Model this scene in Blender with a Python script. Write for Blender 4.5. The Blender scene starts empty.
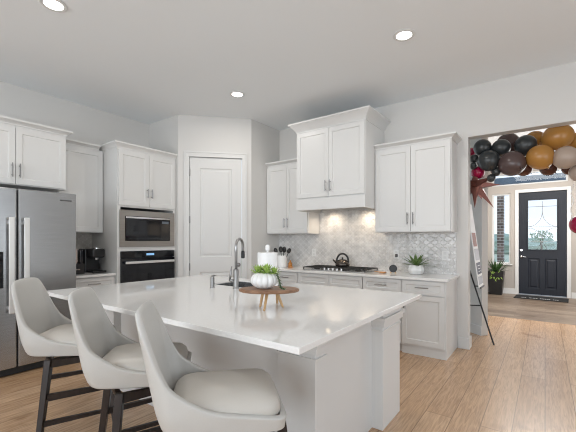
import bpy, bmesh, math, random
from mathutils import Vector, Matrix
random.seed(7)
PI = math.pi
S = bpy.context.scene
C = S.collection

# ------------------------------------------------------------------ camera
cam_d = bpy.data.cameras.new('camera'); cam = bpy.data.objects.new('camera', cam_d); C.objects.link(cam)
cam.location = (0, 0, 1.35); cam.rotation_euler = (PI/2, 0, math.radians(36.3))
cam_d.sensor_width = 36; cam_d.lens = 350/576*36; cam_d.shift_y = 24/576
cam_d.clip_start = .05; cam_d.clip_end = 300
S.camera = cam
S.cycles.filter_width = 1.1
S.view_settings.view_transform = 'Standard'; S.view_settings.look = 'None'
S.view_settings.exposure = 0.0; S.view_settings.gamma = 1; S.view_settings.use_curve_mapping = False

# ------------------------------------------------------------------ world
w = bpy.data.worlds.new('sky'); S.world = w; w.use_nodes = True
nt = w.node_tree; nt.nodes.clear()
wo = nt.nodes.new('ShaderNodeOutputWorld'); bg = nt.nodes.new('ShaderNodeBackground')
tc = nt.nodes.new('ShaderNodeTexCoord'); sp = nt.nodes.new('ShaderNodeSeparateXYZ'); cr = nt.nodes.new('ShaderNodeValToRGB')
nt.links.new(tc.outputs['Generated'], sp.inputs[0]); nt.links.new(sp.outputs['Z'], cr.inputs[0])
cr.color_ramp.elements[0].color = (.86, .93, 1, 1); cr.color_ramp.elements[1].color = (.55, .75, 1, 1)
cr.color_ramp.elements[1].position = .7
nt.links.new(cr.outputs[0], bg.inputs[0]); nt.links.new(bg.outputs[0], wo.inputs[0]); bg.inputs[1].default_value = 1.25

def area(name, loc, rot, sx, sy, energy, col=(1, 1, 1)):
    d = bpy.data.lights.new(name, 'AREA'); d.shape = 'RECTANGLE'; d.size = sx; d.size_y = sy; d.energy = energy; d.color = col
    o = bpy.data.objects.new(name, d); C.objects.link(o); o.location = loc; o.rotation_euler = rot
    return o
# daylight coming through the tall windows of the rooms behind and beside the camera, and the hall's side opening
area('window_daylight_back', (-1.2, -4.3, 1.75), (PI/2+.50, 0, 0), 6.0, 2.3, 190, (.90, .95, 1))
area('window_daylight_side', (3.3, .6, 1.7), (PI/2+.5, 0, PI/2), 4.5, 2.2, 46, (.90, .95, 1))
area('hall_glare_panel', (.0, 8.5, 3.22), (0, 0, 0), 1.5, 1.8, 75, (1, .98, .95))  # unseen panel under the hall ceiling, added for glare on the floor
area('hall_daylight', (1.15, 8.0, 1.7), (PI/2, 0, PI/2), 2.5, 2.0, 60, (1, .98, .96))

# ------------------------------------------------------------------ materials
def mat(name, col, rough=.5, metal=0, **k):
    m = bpy.data.materials.new(name); m.use_nodes = True
    b = m.node_tree.nodes['Principled BSDF']
    b.inputs['Base Color'].default_value = (*col, 1); b.inputs['Roughness'].default_value = rough; b.inputs['Metallic'].default_value = metal
    for kk, v in k.items():
        b.inputs[kk.replace('_', ' ')].default_value = v
    return m
def noisy(name, c1, c2, scale=(5, 5, 5), rough=.5, metal=0, bump=0, detail=3, nscale=5, **k):
    m = mat(name, c1, rough, metal, **k); n = m.node_tree; b = n.nodes['Principled BSDF']
    t = n.nodes.new('ShaderNodeTexCoord'); mp = n.nodes.new('ShaderNodeMapping'); no = n.nodes.new('ShaderNodeTexNoise'); r = n.nodes.new('ShaderNodeValToRGB')
    mp.inputs['Scale'].default_value = scale; no.inputs['Scale'].default_value = nscale; no.inputs['Detail'].default_value = detail
    n.links.new(t.outputs['Object'], mp.inputs[0]); n.links.new(mp.outputs[0], no.inputs[0]); n.links.new(no.outputs[0], r.inputs[0])
    r.color_ramp.elements[0].position = .3; r.color_ramp.elements[1].position = .7
    r.color_ramp.elements[0].color = (*c1, 1); r.color_ramp.elements[1].color = (*c2, 1)
    n.links.new(r.outputs[0], b.inputs['Base Color'])
    if bump:
        bu = n.nodes.new('ShaderNodeBump'); bu.inputs['Strength'].default_value = bump; bu.inputs['Distance'].default_value = .01
        n.links.new(no.outputs[0], bu.inputs['Height']); n.links.new(bu.outputs[0], b.inputs['Normal'])
    return m
def emis(name, col, st):
    m = mat(name, col); b = m.node_tree.nodes['Principled BSDF']
    b.inputs['Emission Color'].default_value = (*col, 1); b.inputs['Emission Strength'].default_value = st
    return m

M = {}
M['wall'] = noisy('wall_paint', (.66, .65, .63), (.68, .67, .65), rough=.7, nscale=60, bump=.03)
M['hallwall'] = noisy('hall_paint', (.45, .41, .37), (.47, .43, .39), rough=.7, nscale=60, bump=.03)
M['ceil'] = noisy('ceiling_paint', (.84, .87, .89), (.86, .89, .91), rough=.8, nscale=40, bump=.03)
M['trim'] = mat('white_trim', (.70, .70, .69), .35)
M['cab'] = mat('white_cabinet_paint', (.70, .70, .69), .35)
M['quartz'] = noisy('white_quartz', (.80, .79, .775), (.84, .835, .82), rough=.07, nscale=14, detail=5)
M['nickel'] = mat('brushed_nickel', (.30, .30, .30), .3, 1)
M['chrome'] = mat('chrome', (.75, .75, .76), .15, 1)
M['handle'] = mat('fridge_handle_metal', (.74, .74, .73), .32, .45)
M['steel'] = noisy('stainless_steel', (.42, .43, .44), (.48, .49, .50), scale=(1, 1, 60), rough=.27, metal=.92, nscale=3)
M['steelwarm'] = noisy('microwave_steel', (.34, .32, .30), (.40, .38, .36), scale=(1, 1, 60), rough=.3, metal=.85, nscale=3)
M['blackglass'] = mat('black_glass', (.008, .009, .012), .05)
M['black'] = mat('black_plastic', (.012, .012, .013), .35)
M['blackmetal'] = mat('black_metal', (.015, .015, .016), .4, .3)
M['iron'] = mat('cast_iron', (.02, .02, .02), .6)
M['espresso'] = noisy('espresso_wood', (.010, .006, .005), (.022, .013, .010), scale=(8, 8, 1), rough=.35, nscale=6)
M['leather'] = noisy('grey_leather', (.50, .49, .465), (.54, .53, .505), rough=.42, nscale=120, bump=.05)
M['cushion'] = noisy('taupe_leather', (.50, .47, .425), (.54, .51, .465), rough=.36, nscale=120, bump=.05)
M['white'] = mat('white_ceramic', (.85, .85, .84), .25)
M['paper'] = noisy('paper', (.86, .86, .86), (.90, .90, .90), rough=.9, nscale=80, bump=.1)
M['wood'] = noisy('walnut', (.17, .085, .045), (.36, .20, .115), scale=(2, 12, 12), rough=.45, nscale=4)
M['lightwood'] = noisy('pale_wood', (.50, .30, .14), (.62, .40, .20), scale=(8, 8, 1), rough=.45, nscale=4)
M['leaf'] = noisy('leaf_green', (.10, .20, .035), (.30, .42, .08), rough=.45, nscale=9)
M['leafdark'] = noisy('leaf_dark', (.025, .075, .025), (.09, .17, .05), rough=.45, nscale=7)
M['leaffresh'] = noisy('leaf_fresh', (.22, .38, .06), (.42, .56, .14), rough=.5, nscale=9)
M['doorpaint'] = noisy('entry_door_paint', (.005, .008, .016), (.008, .012, .022), scale=(12, 12, 1), rough=.5, nscale=4)
M['kettle'] = mat('kettle_metal', (.10, .085, .075), .22, .9)
M['amber'] = mat('amber_glass', (.45, .18, .04), .08, 0)
M['orange'] = mat('orange_wood', (.50, .22, .07), .5)
M['plate'] = mat('outlet_plastic', (.80, .80, .79), .4)
M['lamp'] = emis('lamp_diffuser', (1, .97, .92), 7)
M['warmlamp'] = emis('warm_hood_lamp', (1, .8, .55), 6)
M['gasket'] = mat('dark_gap', (.02, .02, .02), .7)

def planks(name, cols, width, length, vertical, rough, mortar=.004, spec=.5):
    m = mat(name, cols[0], rough, Specular_IOR_Level=spec); n = m.node_tree; b = n.nodes['Principled BSDF']; L = n.links.new
    t = n.nodes.new('ShaderNodeTexCoord'); mp = n.nodes.new('ShaderNodeMapping')
    if vertical: mp.inputs['Rotation'].default_value = (0, 0, PI/2)
    L(t.outputs['Object'], mp.inputs[0])
    br = n.nodes.new('ShaderNodeTexBrick'); L(mp.outputs[0], br.inputs[0])
    br.inputs['Scale'].default_value = 1; br.inputs['Brick Width'].default_value = length; br.inputs['Row Height'].default_value = width
    br.inputs['Mortar Size'].default_value = mortar*.5; br.inputs['Mortar Smooth'].default_value = 0; br.offset = .37; br.offset_frequency = 2
    br.inputs['Color1'].default_value = (0, 0, 0, 1); br.inputs['Color2'].default_value = (1, 1, 1, 1); br.inputs['Mortar'].default_value = (.5, .5, .5, 1)
    r = n.nodes.new('ShaderNodeValToRGB'); L(br.outputs['Color'], r.inputs[0])
    r.color_ramp.elements[0].color = (*cols[0], 1); r.color_ramp.elements[1].color = (*cols[1], 1)
    g = n.nodes.new('ShaderNodeMapping'); g.inputs['Scale'].default_value = (1.6, 22, 1); L(mp.outputs[0], g.inputs[0])
    no = n.nodes.new('ShaderNodeTexNoise'); no.inputs['Scale'].default_value = 3.0; no.inputs['Detail'].default_value = 6; no.inputs['Distortion'].default_value = 1.2; L(g.outputs[0], no.inputs[0])
    r2 = n.nodes.new('ShaderNodeValToRGB'); L(no.outputs[0], r2.inputs[0])
    r2.color_ramp.elements[0].position = .35; r2.color_ramp.elements[1].position = .62
    r2.color_ramp.elements[0].color = (*cols[2], 1); r2.color_ramp.elements[1].color = (1, 1, 1, 1)
    mx = n.nodes.new('ShaderNodeMix'); mx.data_type = 'RGBA'; mx.blend_type = 'MULTIPLY'; mx.inputs[0].default_value = 1
    L(r.outputs[0], mx.inputs[6]); L(r2.outputs[0], mx.inputs[7])
    # knots
    vo = n.nodes.new('ShaderNodeTexNoise'); vo.inputs['Scale'].default_value = 2.6; vo.inputs['Detail'].default_value = 2; L(mp.outputs[0], vo.inputs[0])
    r3 = n.nodes.new('ShaderNodeValToRGB'); L(vo.outputs[0], r3.inputs[0]); r3.color_ramp.elements[0].position = .27; r3.color_ramp.elements[1].position = .34
    r3.color_ramp.elements[0].color = (.72, .66, .6, 1); r3.color_ramp.elements[1].color = (1, 1, 1, 1)
    m2 = n.nodes.new('ShaderNodeMix'); m2.data_type = 'RGBA'; m2.blend_type = 'MULTIPLY'; m2.inputs[0].default_value = 1
    L(mx.outputs[2], m2.inputs[6]); L(r3.outputs[0], m2.inputs[7])
    m3 = n.nodes.new('ShaderNodeMix'); m3.data_type = 'RGBA'; L(br.outputs['Fac'], m3.inputs[0]); L(m2.outputs[2], m3.inputs[6]); m3.inputs[7].default_value = (*[c*.5 for c in cols[0]], 1)
    L(m3.outputs[2], b.inputs['Base Color'])
    bu = n.nodes.new('ShaderNodeBump'); bu.inputs['Strength'].default_value = .12; bu.inputs['Distance'].default_value = .004
    L(no.outputs[0], bu.inputs['Height']); L(bu.outputs[0], b.inputs['Normal'])
    return m
M['oak'] = planks('oak_floor', ((.55, .345, .195), (.65, .43, .26), (.68, .64, .60)), .19, 2.1, True, .27, mortar=.006, spec=1.0)
M['halltile'] = planks('hall_wood_tile', ((.20, .145, .105), (.36, .28, .21), (.45, .41, .38)), .16, 1.2, False, .4)

def tile_mat(name, c1, c2, grout_glint, plane):
    m = mat(name, c1, .13); n = m.node_tree; b = n.nodes['Principled BSDF']; L = n.links.new
    t = n.nodes.new('ShaderNodeTexCoord'); s = n.nodes.new('ShaderNodeSeparateXYZ'); L(t.outputs['Object'], s.inputs[0])
    def mth(op, a, b_=None, c=None):
        q = n.nodes.new('ShaderNodeMath'); q.operation = op
        for i, v in enumerate((a, b_, c)):
            if v is None: continue
            if isinstance(v, (int, float)): q.inputs[i].default_value = v
            else: L(v, q.inputs[i])
        return q.outputs[0]
    u = mth('MULTIPLY', s.outputs[plane], 2*PI/.105); v = mth('MULTIPLY', s.outputs['Z'], 2*PI/.088)
    cu = mth('COSINE', u); cv = mth('COSINE', v)
    c3 = mth('MULTIPLY', mth('COSINE', mth('MULTIPLY', u, 3)), .16)
    c4 = mth('MULTIPLY', mth('COSINE', mth('MULTIPLY', v, 3)), -.16)
    f = mth('ADD', mth('ADD', cu, cv), mth('ADD', c3, c4)); a = mth('ABSOLUTE', f)
    h = n.nodes.new('ShaderNodeMapRange'); L(a, h.inputs[0]); h.inputs[1].default_value = .05; h.inputs[2].default_value = .5
    gm = n.nodes.new('ShaderNodeMapRange'); L(a, gm.inputs[0]); gm.inputs[1].default_value = .13; gm.inputs[2].default_value = .24
    no = n.nodes.new('ShaderNodeTexNoise'); no.inputs['Scale'].default_value = 9; no.inputs['Detail'].default_value = 3; L(t.outputs['Object'], no.inputs[0])
    r = n.nodes.new('ShaderNodeValToRGB'); L(no.outputs[0], r.inputs[0]); r.color_ramp.elements[0].position = .35; r.color_ramp.elements[1].position = .65
    r.color_ramp.elements[0].color = (*c1, 1); r.color_ramp.elements[1].color = (*c2, 1)
    mx = n.nodes.new('ShaderNodeMix'); mx.data_type = 'RGBA'; L(gm.outputs[0], mx.inputs[0]); mx.inputs[6].default_value = (*grout_glint, 1); L(r.outputs[0], mx.inputs[7])
    L(mx.outputs[2], b.inputs['Base Color'])
    # slight tilt of individual tiles: low noise added to pillow height
    n2 = n.nodes.new('ShaderNodeTexNoise'); n2.inputs['Scale'].default_value = 16; n2.inputs['Detail'].default_value = 0; L(t.outputs['Object'], n2.inputs[0])
    hh = mth('ADD', mth('POWER', h.outputs[0], .6), mth('MULTIPLY', n2.outputs[0], 1.2))
    bu = n.nodes.new('ShaderNodeBump'); bu.inputs['Strength'].default_value = .8; bu.inputs['Distance'].default_value = .006
    L(hh, bu.inputs['Height']); L(bu.outputs[0], b.inputs['Normal'])
    return m
M['tile'] = tile_mat('arabesque_tile', (.56, .55, .54), (.74, .73, .715), (.88, .87, .86), 'X')  # grout widened and whitened to paint glossy glints along the tile edges
M['tileshade'] = tile_mat('arabesque_tile_shaded', (.42, .38, .33), (.54, .50, .44), (.60, .57, .52), 'Y')  # same tile as the range wall, with the corner's warm shade in its colours

def brick_mat():
    m = mat('porch_brick', (.4, .3, .25), .9); n = m.node_tree; b = n.nodes['Principled BSDF']
    t = n.nodes.new('ShaderNodeTexCoord'); mp = n.nodes.new('ShaderNodeMapping'); mp.inputs['Rotation'].default_value = (PI/2, 0, 0)
    br = n.nodes.new('ShaderNodeTexBrick'); n.links.new(t.outputs['Object'], mp.inputs[0]); n.links.new(mp.outputs[0], br.inputs[0])
    br.inputs['Scale'].default_value = 1; br.inputs['Brick Width'].default_value = .22; br.inputs['Row Height'].default_value = .085; br.inputs['Mortar Size'].default_value = .01
    br.inputs['Color1'].default_value = (.13, .10, .09, 1); br.inputs['Color2'].default_value = (.30, .23, .20, 1); br.inputs['Mortar'].default_value = (.55, .52, .5, 1)
    n.links.new(br.outputs[0], b.inputs['Base Color']); return m
M['brick'] = brick_mat()

def glass_mat(name, rough=0.0):
    m = bpy.data.materials.new(name); m.use_nodes = True; n = m.node_tree; n.nodes.clear()
    o = n.nodes.new('ShaderNodeOutputMaterial'); mx = n.nodes.new('ShaderNodeMixShader'); tr = n.nodes.new('ShaderNodeBsdfTransparent'); gl = n.nodes.new('ShaderNodeBsdfGlossy')
    gl.inputs['Roughness'].default_value = .02; mx.inputs[0].default_value = .02; tr.inputs[0].default_value = (.98, .99, 1, 1)
    n.links.new(tr.outputs[0], mx.inputs[1]); n.links.new(gl.outputs[0], mx.inputs[2]); n.links.new(mx.outputs[0], o.inputs[0])
    return m
M['glass'] = glass_mat('window_glass')

# ------------------------------------------------------------------ mesh helpers
def B(): return bmesh.new()
def box(bm, x0, x1, y0, y1, z0, z1):
    v = [bm.verts.new((x, y, z)) for x in (x0, x1) for y in (y0, y1) for z in (z0, z1)]
    for f in ((0, 1, 3, 2), (4, 6, 7, 5), (0, 4, 5, 1), (2, 3, 7, 6), (0, 2, 6, 4), (1, 5, 7, 3)):
        bm.faces.new([v[i] for i in f])
    return bm
def tube(bm, pts, r, n=10, cap=True):
    pts = [Vector(p) for p in pts]; rs = r if isinstance(r, (list, tuple)) else [r]*len(pts)
    rings = []; up = None
    for i, p in enumerate(pts):
        t = (pts[min(i+1, len(pts)-1)]-pts[max(i-1, 0)]).normalized()
        if up is None:
            up = Vector((0, 0, 1)) if abs(t.z) < .9 else Vector((1, 0, 0))
        a = t.cross(up).normalized(); b = a.cross(t).normalized(); up = b
        rings.append([bm.verts.new(p+rs[i]*(math.cos(2*PI*k/n)*a+math.sin(2*PI*k/n)*b)) for k in range(n)])
    for i in range(len(rings)-1):
        for k in range(n):
            bm.faces.new((rings[i][k], rings[i][(k+1) % n], rings[i+1][(k+1) % n], rings[i+1][k]))
    if cap:
        bm.faces.new(rings[0][::-1]); bm.faces.new(rings[-1])
    return bm
def lathe(bm, prof, n=24, cx=0, cy=0, rib=0, ribs=8, cap=True):
    rings = []
    for r, z in prof:
        if r < 1e-5: rings.append([bm.verts.new((cx, cy, z))])
        else:
            ring = []
            for k in range(n):
                a = 2*PI*k/n; rr = r*(1-rib*(1-abs(math.sin(a*ribs/2))**.5))
                ring.append(bm.verts.new((cx+rr*math.cos(a), cy+rr*math.sin(a), z)))
            rings.append(ring)
    for i in range(len(rings)-1):
        A, Bq = rings[i], rings[i+1]
        for k in range(n):
            if len(A) == 1 and len(Bq) == 1: break
            if len(A) == 1: bm.faces.new((A[0], Bq[k], Bq[(k+1) % n]))
            elif len(Bq) == 1: bm.faces.new((A[k], A[(k+1) % n], Bq[0]))
            else: bm.faces.new((A[k], A[(k+1) % n], Bq[(k+1) % n], Bq[k]))
    if cap and len(rings[0]) > 1: bm.faces.new(rings[0][::-1])
    if cap and len(rings[-1]) > 1: bm.faces.new(rings[-1])
    return bm
def beam(bm, p0, p1, w0, w1=None, d0=None, d1=None):
    """square tapered bar between two points"""
    p0, p1 = Vector(p0), Vector(p1); w1 = w1 or w0; d0 = d0 or w0; d1 = d1 or w1
    t = (p1-p0).normalized(); ref = Vector((0, 0, 1)) if abs(t.z) < .8 else Vector((0, 1, 0))
    a = t.cross(ref).normalized(); b = a.cross(t).normalized()
    q = []
    for p, w_, d_ in ((p0, w0, d0), (p1, w1, d1)):
        q.append([bm.verts.new(p+sx*a*w_/2+sy*b*d_/2) for sx, sy in ((-1, -1), (1, -1), (1, 1), (-1, 1))])
    for k in range(4): bm.faces.new((q[0][k], q[0][(k+1) % 4], q[1][(k+1) % 4], q[1][k]))
    bm.faces.new(q[0][::-1]); bm.faces.new(q[1]); return bm
def obj(name, bm, m, parent=None, smooth=False, bevel=0, sub=0, solid=0, label=None):
    bmesh.ops.recalc_face_normals(bm, faces=bm.faces)
    me = bpy.data.meshes.new(name); bm.to_mesh(me); bm.free()
    o = bpy.data.objects.new(name, me); C.objects.link(o); me.materials.append(m if not isinstance(m, str) else M[m])
    if smooth:
        for p in me.polygons: p.use_smooth = True
    if solid:
        s = o.modifiers.new('solid', 'SOLIDIFY'); s.thickness = solid; s.offset = -1
    if bevel:
        b = o.modifiers.new('bevel', 'BEVEL'); b.width = bevel; b.segments = 2; b.limit_method = 'ANGLE'; b.angle_limit = math.radians(40)
    if sub:
        s = o.modifiers.new('sub', 'SUBSURF'); s.levels = sub; s.render_levels = sub
    if parent: o.parent = parent
    if label: o['label'] = label
    return o
def tag(o, label, cat, group=None):
    o['label'] = label; o['category'] = cat
    if group: o['group'] = group
    return o
def thing(name, loc, label, cat, rz=0, group=None):
    o = bpy.data.objects.new(name, None); C.objects.link(o); o.empty_display_size = .1
    o.location = loc; o.rotation_euler = (0, 0, rz); return tag(o, label, cat, group)
def struct(name, bm, m, bevel=0, label=None, **k):
    o = obj(name, bm, m, bevel=bevel, **k); o['kind'] = 'structure'
    if label: o['label'] = label
    return o
def copy_tree(o, parent=None):
    c = o.copy(); C.objects.link(c)
    if parent: c.parent = parent
    for ch in list(o.children): copy_tree(ch, c)
    return c

# ------------------------------------------------------------------ room shell
XL, XR, YB, YW, H = -5.23, 3.5, -4.6, 4.80, 3.245
YD = 10.40; HX0, HX1 = -1.22, 1.35
A2 = Vector((-4.47, 3.28)); B2 = Vector((-3.71, 4.08))
struct('floor', box(B(), XL-.15, XR+.15, YB-.15, 7.17, -.1, 0), 'oak')
struct('floor_hall', box(B(), -3.0, HX1+.2, 7.17, YD+.15, -.1, 0), 'halltile')
struct('ceiling', box(B(), XL-.15, XR+.15, YB-.15, YD+.15, H, H+.1), 'ceil')
struct('wall_left', box(B(), XL-.15, XL, YB, 5.1, 0, H), 'wall')
bm = B(); box(bm, -3.86, -.765, YW, YW+.15, 0, H); box(bm, -.765, 1.30, YW, YW+.15, 2.62, H); box(bm, 1.30, XR, YW, YW+.15, 0, H)
struct('wall_range', bm, 'wall')
# rooms behind the camera, with wide window openings in two walls
bm = B(); box(bm, XL, -4.3, YB-.15, YB, 0, H); box(bm, 1.9, XR, YB-.15, YB, 0, H); box(bm, -4.3, 1.9, YB-.15, YB, 0, .5); box(bm, -4.3, 1.9, YB-.15, YB, 2.95, H)
for x in (-2.25, -.15): box(bm, x-.06, x+.06, YB-.15, YB, .5, 2.95)
struct('wall_back', bm, 'wall')
bm = B(); box(bm, XR, XR+.15, YB, -1.7, 0, H); box(bm, XR, XR+.15, 2.9, 5.1, 0, H); box(bm, XR, XR+.15, -1.7, 2.9, 0, .5); box(bm, XR, XR+.15, -1.7, 2.9, 2.85, H)
struct('wall_right', bm, 'wall')
# pantry corner: short return, diagonal with a door opening, short return
struct('wall_pantry_side', box(B(), XL, A2.x, 3.28, 3.40, 0, H), 'wall')
struct('wall_pantry_end', box(B(), -3.83, -3.71, 4.08, YW, 0, H), 'wall')
ang = math.atan2(B2.y-A2.y, B2.x-A2.x); LEN = (B2-A2).length
def diag(name, bm, m, bevel=0, **k):
    o = obj(name, bm, m, bevel=bevel, **k); o.location = (A2.x, A2.y, 0); o.rotation_euler = (0, 0, ang); return o
bm = B(); box(bm, 0, .155, 0, .12, 0, H); box(bm, .965, LEN, 0, .12, 0, H); box(bm, .155, .965, 0, .12, 2.63, H)
o = diag('wall_pantry_front', bm, 'wall'); o['kind'] = 'structure'
# pantry door casing
bm = B()
for x0, x1 in ((.085, .162), (.958, 1.035)):
    box(bm, x0, x1, -.014, 0, 0, 2.70); box(bm, x0+(.0 if x0 < .5 else .055), x0+(.022 if x0 < .5 else .077), -.022, -.014, 0, 2.70)
box(bm, .085, 1.035, -.0145, -.0005, 2.618, 2.70); box(bm, .085, 1.035, -.0225, -.0145, 2.678, 2.70)
o = diag('trim_1', bm, 'trim', bevel=.003); o['kind'] = 'structure'; o['label'] = 'white casing around the pantry door'

def panel_door(bm, x0, x1, z0, z1, y0, y1, panels, rec=.012, slope=.022):
    """slab facing -Y with raised-and-recessed panels on the front"""
    xs = sorted(set([x0, x1]+[p[0] for p in panels]+[p[1] for p in panels])); zs = sorted(set([z0, z1]+[p[2] for p in panels]+[p[3] for p in panels]))
    V = {}
    def g(x, y, z):
        k = (round(x, 5), round(y, 5), round(z, 5))
        if k not in V: V[k] = bm.verts.new((x, y, z))
        return V[k]
    for i in range(len(xs)-1):
        for j in range(len(zs)-1):
            mx, mz = (xs[i]+xs[i+1])/2, (zs[j]+zs[j+1])/2
            if any(p[0] < mx < p[1] and p[2] < mz < p[3] for p in panels): continue
            bm.faces.new([g(xs[i], y0, zs[j]), g(xs[i+1], y0, zs[j]), g(xs[i+1], y0, zs[j+1]), g(xs[i], y0, zs[j+1])])
    for p in panels:
        lv = [(0, 0), (slope*.35, rec), (slope*.9, rec), (slope*1.7, rec*.25)] if rec > .011 else [(0, 0), (slope, rec)]
        prev = None
        for off, d in lv:
            q = [g(p[0]+off, y0+d, p[2]+off), g(p[1]-off, y0+d, p[2]+off), g(p[1]-off, y0+d, p[3]-off), g(p[0]+off, y0+d, p[3]-off)]
            if prev and off == lv[1][0] or prev:
                for k in range(4): bm.faces.new((prev[k], prev[(k+1) % 4], q[(k+1) % 4], q[k]))
            prev = q
        bm.faces.new(prev)
    b = [g(x0, y1, z0), g(x1, y1, z0), g(x1, y1, z1), g(x0, y1, z1)]
    bm.faces.new(b[::-1])
    # side walls from the outline
    bl = [(x, z0) for x in xs]; tl = [(x, z1) for x in xs]; ll = [(x0, z) for z in zs]; rl = [(x1, z) for z in zs]
    for line in (bl, tl, ll, rl):
        front = [g(a, y0, c) for a, c in line]; e0 = g(line[0][0], y1, line[0][1]); e1 = g(line[-1][0], y1, line[-1][1])
        bm.faces.new(front+[e1, e0])
    return bm
pd = thing('door_1', (A2.x, A2.y, 0), 'tall white two-panel pantry door set in the diagonal corner wall', 'door', ang); pd['kind'] = 'structure'
bm = B(); panel_door(bm, .166, .953, .012, 2.612, .012, .05, [(.318, .80, 1.09, 2.45), (.318, .80, .22, .86)], rec=.013, slope=.03)
obj('door_panel', bm, 'trim', pd)
bm = B(); tube(bm, [(.905, .012, .965), (.905, -.028, .965)], .011); lathe_b = B()
tube(bm, [(.905, -.026, .965), (.905, -.034, .965), (.905, -.052, .965), (.905, -.062, .965)], [.012, .026, .028, .018], 16); tube(bm, [(.905, .0125, .965), (.905, .004, .965)], .032, 16)
obj('door_knob', bm, 'nickel', pd, smooth=True)
lathe_b.free()
for z in (2.38, 1.66, .94):
    bm = B(); box(bm, .150, .176, .001, .0115, z-.055, z+.055); tube(bm, [(.163, -.004, z-.055), (.163, -.004, z+.055)], .006, 8)
    obj('hinge', bm, 'nickel', pd)

# hall beyond the opening
bm = B(); box(bm, HX0-.12, HX0, 6.02, YD, 0, H); struct('wall_hall_left', bm, 'hallwall')
bm = B(); box(bm, HX1, HX1+.12, YW+.15, 6.9, 0, H); box(bm, HX1, HX1+.12, 9.1, YD, 0, H); box(bm, HX1, HX1+.12, 6.9, 9.1, 2.8, H); struct('wall_hall_right', bm, 'hallwall')
# angled wing wall just inside the hall
q0 = Vector((-.72, 5.60)); q1 = Vector((-1.34, 6.12)); nn = Vector((.643, .766))*.10
bm = B(); lo = [q0, q0+nn, q1+nn, q1]; V = [bm.verts.new((p.x, p.y, z)) for z in (0, H) for p in lo]
for k in range(4): bm.faces.new((V[k], V[(k+1) % 4], V[4+(k+1) % 4], V[4+k]))
bm.faces.new(V[:4][::-1]); bm.faces.new(V[4:]); struct('wall_hall_wing', bm, 'wall')
nn2 = Vector((-.643, -.766))*.015
bm = B(); lo = [q0+nn2*.05, q0+nn2, q1+nn2, q1+nn2*.05]; V = [bm.verts.new((p.x, p.y, z)) for z in (0, .13) for p in lo]
for k in range(4): bm.faces.new((V[k], V[(k+1) % 4], V[4+(k+1) % 4], V[4+k]))
bm.faces.new(V[:4][::-1]); bm.faces.new(V[4:]); struct('baseboard_wing', bm, 'trim')
# entry wall with door, sidelight, transom openings
DX0, DX1, DZ = -.53, .41, 2.52; SX0, SX1, SZ0 = -1.10, -.70, .75; TZ0, TZ1 = 2.72, 3.03
bm = B()
box(bm, HX0, SX0, YD, YD+.15, 0, H); box(bm, SX0, SX1, YD, YD+.15, 0, SZ0); box(bm, SX0, SX1, YD, YD+.15, DZ, TZ0); box(bm, SX1, DX0, YD, YD+.15, 0, TZ0)
box(bm, DX0, DX1, YD, YD+.15, DZ, TZ0); box(bm, DX1, HX1+.12, YD, YD+.15, 0, TZ0); box(bm, .43, HX1+.12, YD, YD+.15, TZ0, H); box(bm, SX0, .43, YD, YD+.15, TZ1, H)
struct('wall_entry', bm, 'hallwall')
bm = B(); box(bm, HX0, SX1+.11, YD-.015, YD, 0, .14); box(bm, DX1+.08, HX1, YD-.015, YD, 0, .14); struct('baseboard_entry', bm, 'trim', bevel=.003)
struct('baseboard_hall_left', box(B(), HX0, HX0+.015, 6.2, YD-.016, 0, .14), 'trim', bevel=.003)
bm = B(); box(bm, -.887+.012, -.765, YW-.016, YW, 0, .14); box(bm, -.7655, -.749, YW-.016, YW+.15, 0, .14); struct('baseboard_range', bm, 'trim', bevel=.003)
# casing around the entry door
bm = B(); box(bm, DX0-.075, DX0, YD-.02, YD, 0, DZ+.075); box(bm, DX1, DX1+.075, YD-.02, YD, 0, DZ+.075); box(bm, DX0, DX1, YD-.02, YD, DZ, DZ+.075)
struct('trim_2', bm, 'trim', bevel=.004, label='white casing around the dark entry door')
# entry door
ed = thing('door_2', (0, YD+.02, 0), 'dark navy entry door with a tall decorative glass pane and two lower panels', 'door'); ed['kind'] = 'structure'
gx0, gx1, gz0, gz1 = -.335, .225, 1.12, 2.32
bm = B()
for a in ((DX0+.004, gx0-.03, .025, DZ-.004), (gx1+.03, DX1-.004, .025, DZ-.004), (gx0-.03, gx1+.03, gz1+.03, DZ-.004)): box(bm, a[0], a[1], 0, .045, a[2], a[3])
bm2 = panel_door(B(), gx0-.03, gx1+.03, .025, gz0-.03, 0, .045, [(-.335, -.11, .17, .90), (0.0, .225, .17, .90)], rec=.014, slope=.035)
me = bpy.data.meshes.new('t'); bm2.to_mesh(me); bm.from_mesh(me); bm2.free(); bpy.data.meshes.remove(me)
obj('door_slab', bm, 'doorpaint', ed)
bm = B()
box(bm, gx0-.03, gx0, -.012, .05, gz0-.03, gz1+.03); box(bm, gx1, gx1+.03, -.012, .05, gz0-.03, gz1+.03); box(bm, gx0, gx1, -.012, .05, gz1, gz1+.03); box(bm, gx0, gx1, -.012, .05, gz0-.03, gz0)
obj('glass_frame', bm, 'doorpaint', ed, bevel=.004)
obj('pane', box(B(), gx0, gx1, .018, .026, gz0, gz1), 'glass', ed)
bm = B(); gm = (gx0+gx1)/2; r = .0055; ym = .012
tube(bm, [(gx0, ym, gz1-.16), (gx1, ym, gz1-.16)], r, 6); tube(bm, [(gx0, ym, gz0+.55), (gx1, ym, gz0+.55)], r, 6); tube(bm, [(gx0, ym, gz0+.20), (gx1, ym, gz0+.20)], r, 6)
tube(bm, [(gm, ym, gz1-.04), (gm, ym, gz1-.28)], r, 6); tube(bm, [(gm, ym, gz0+.01), (gm, ym, gz0+.26)], r, 6)
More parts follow.
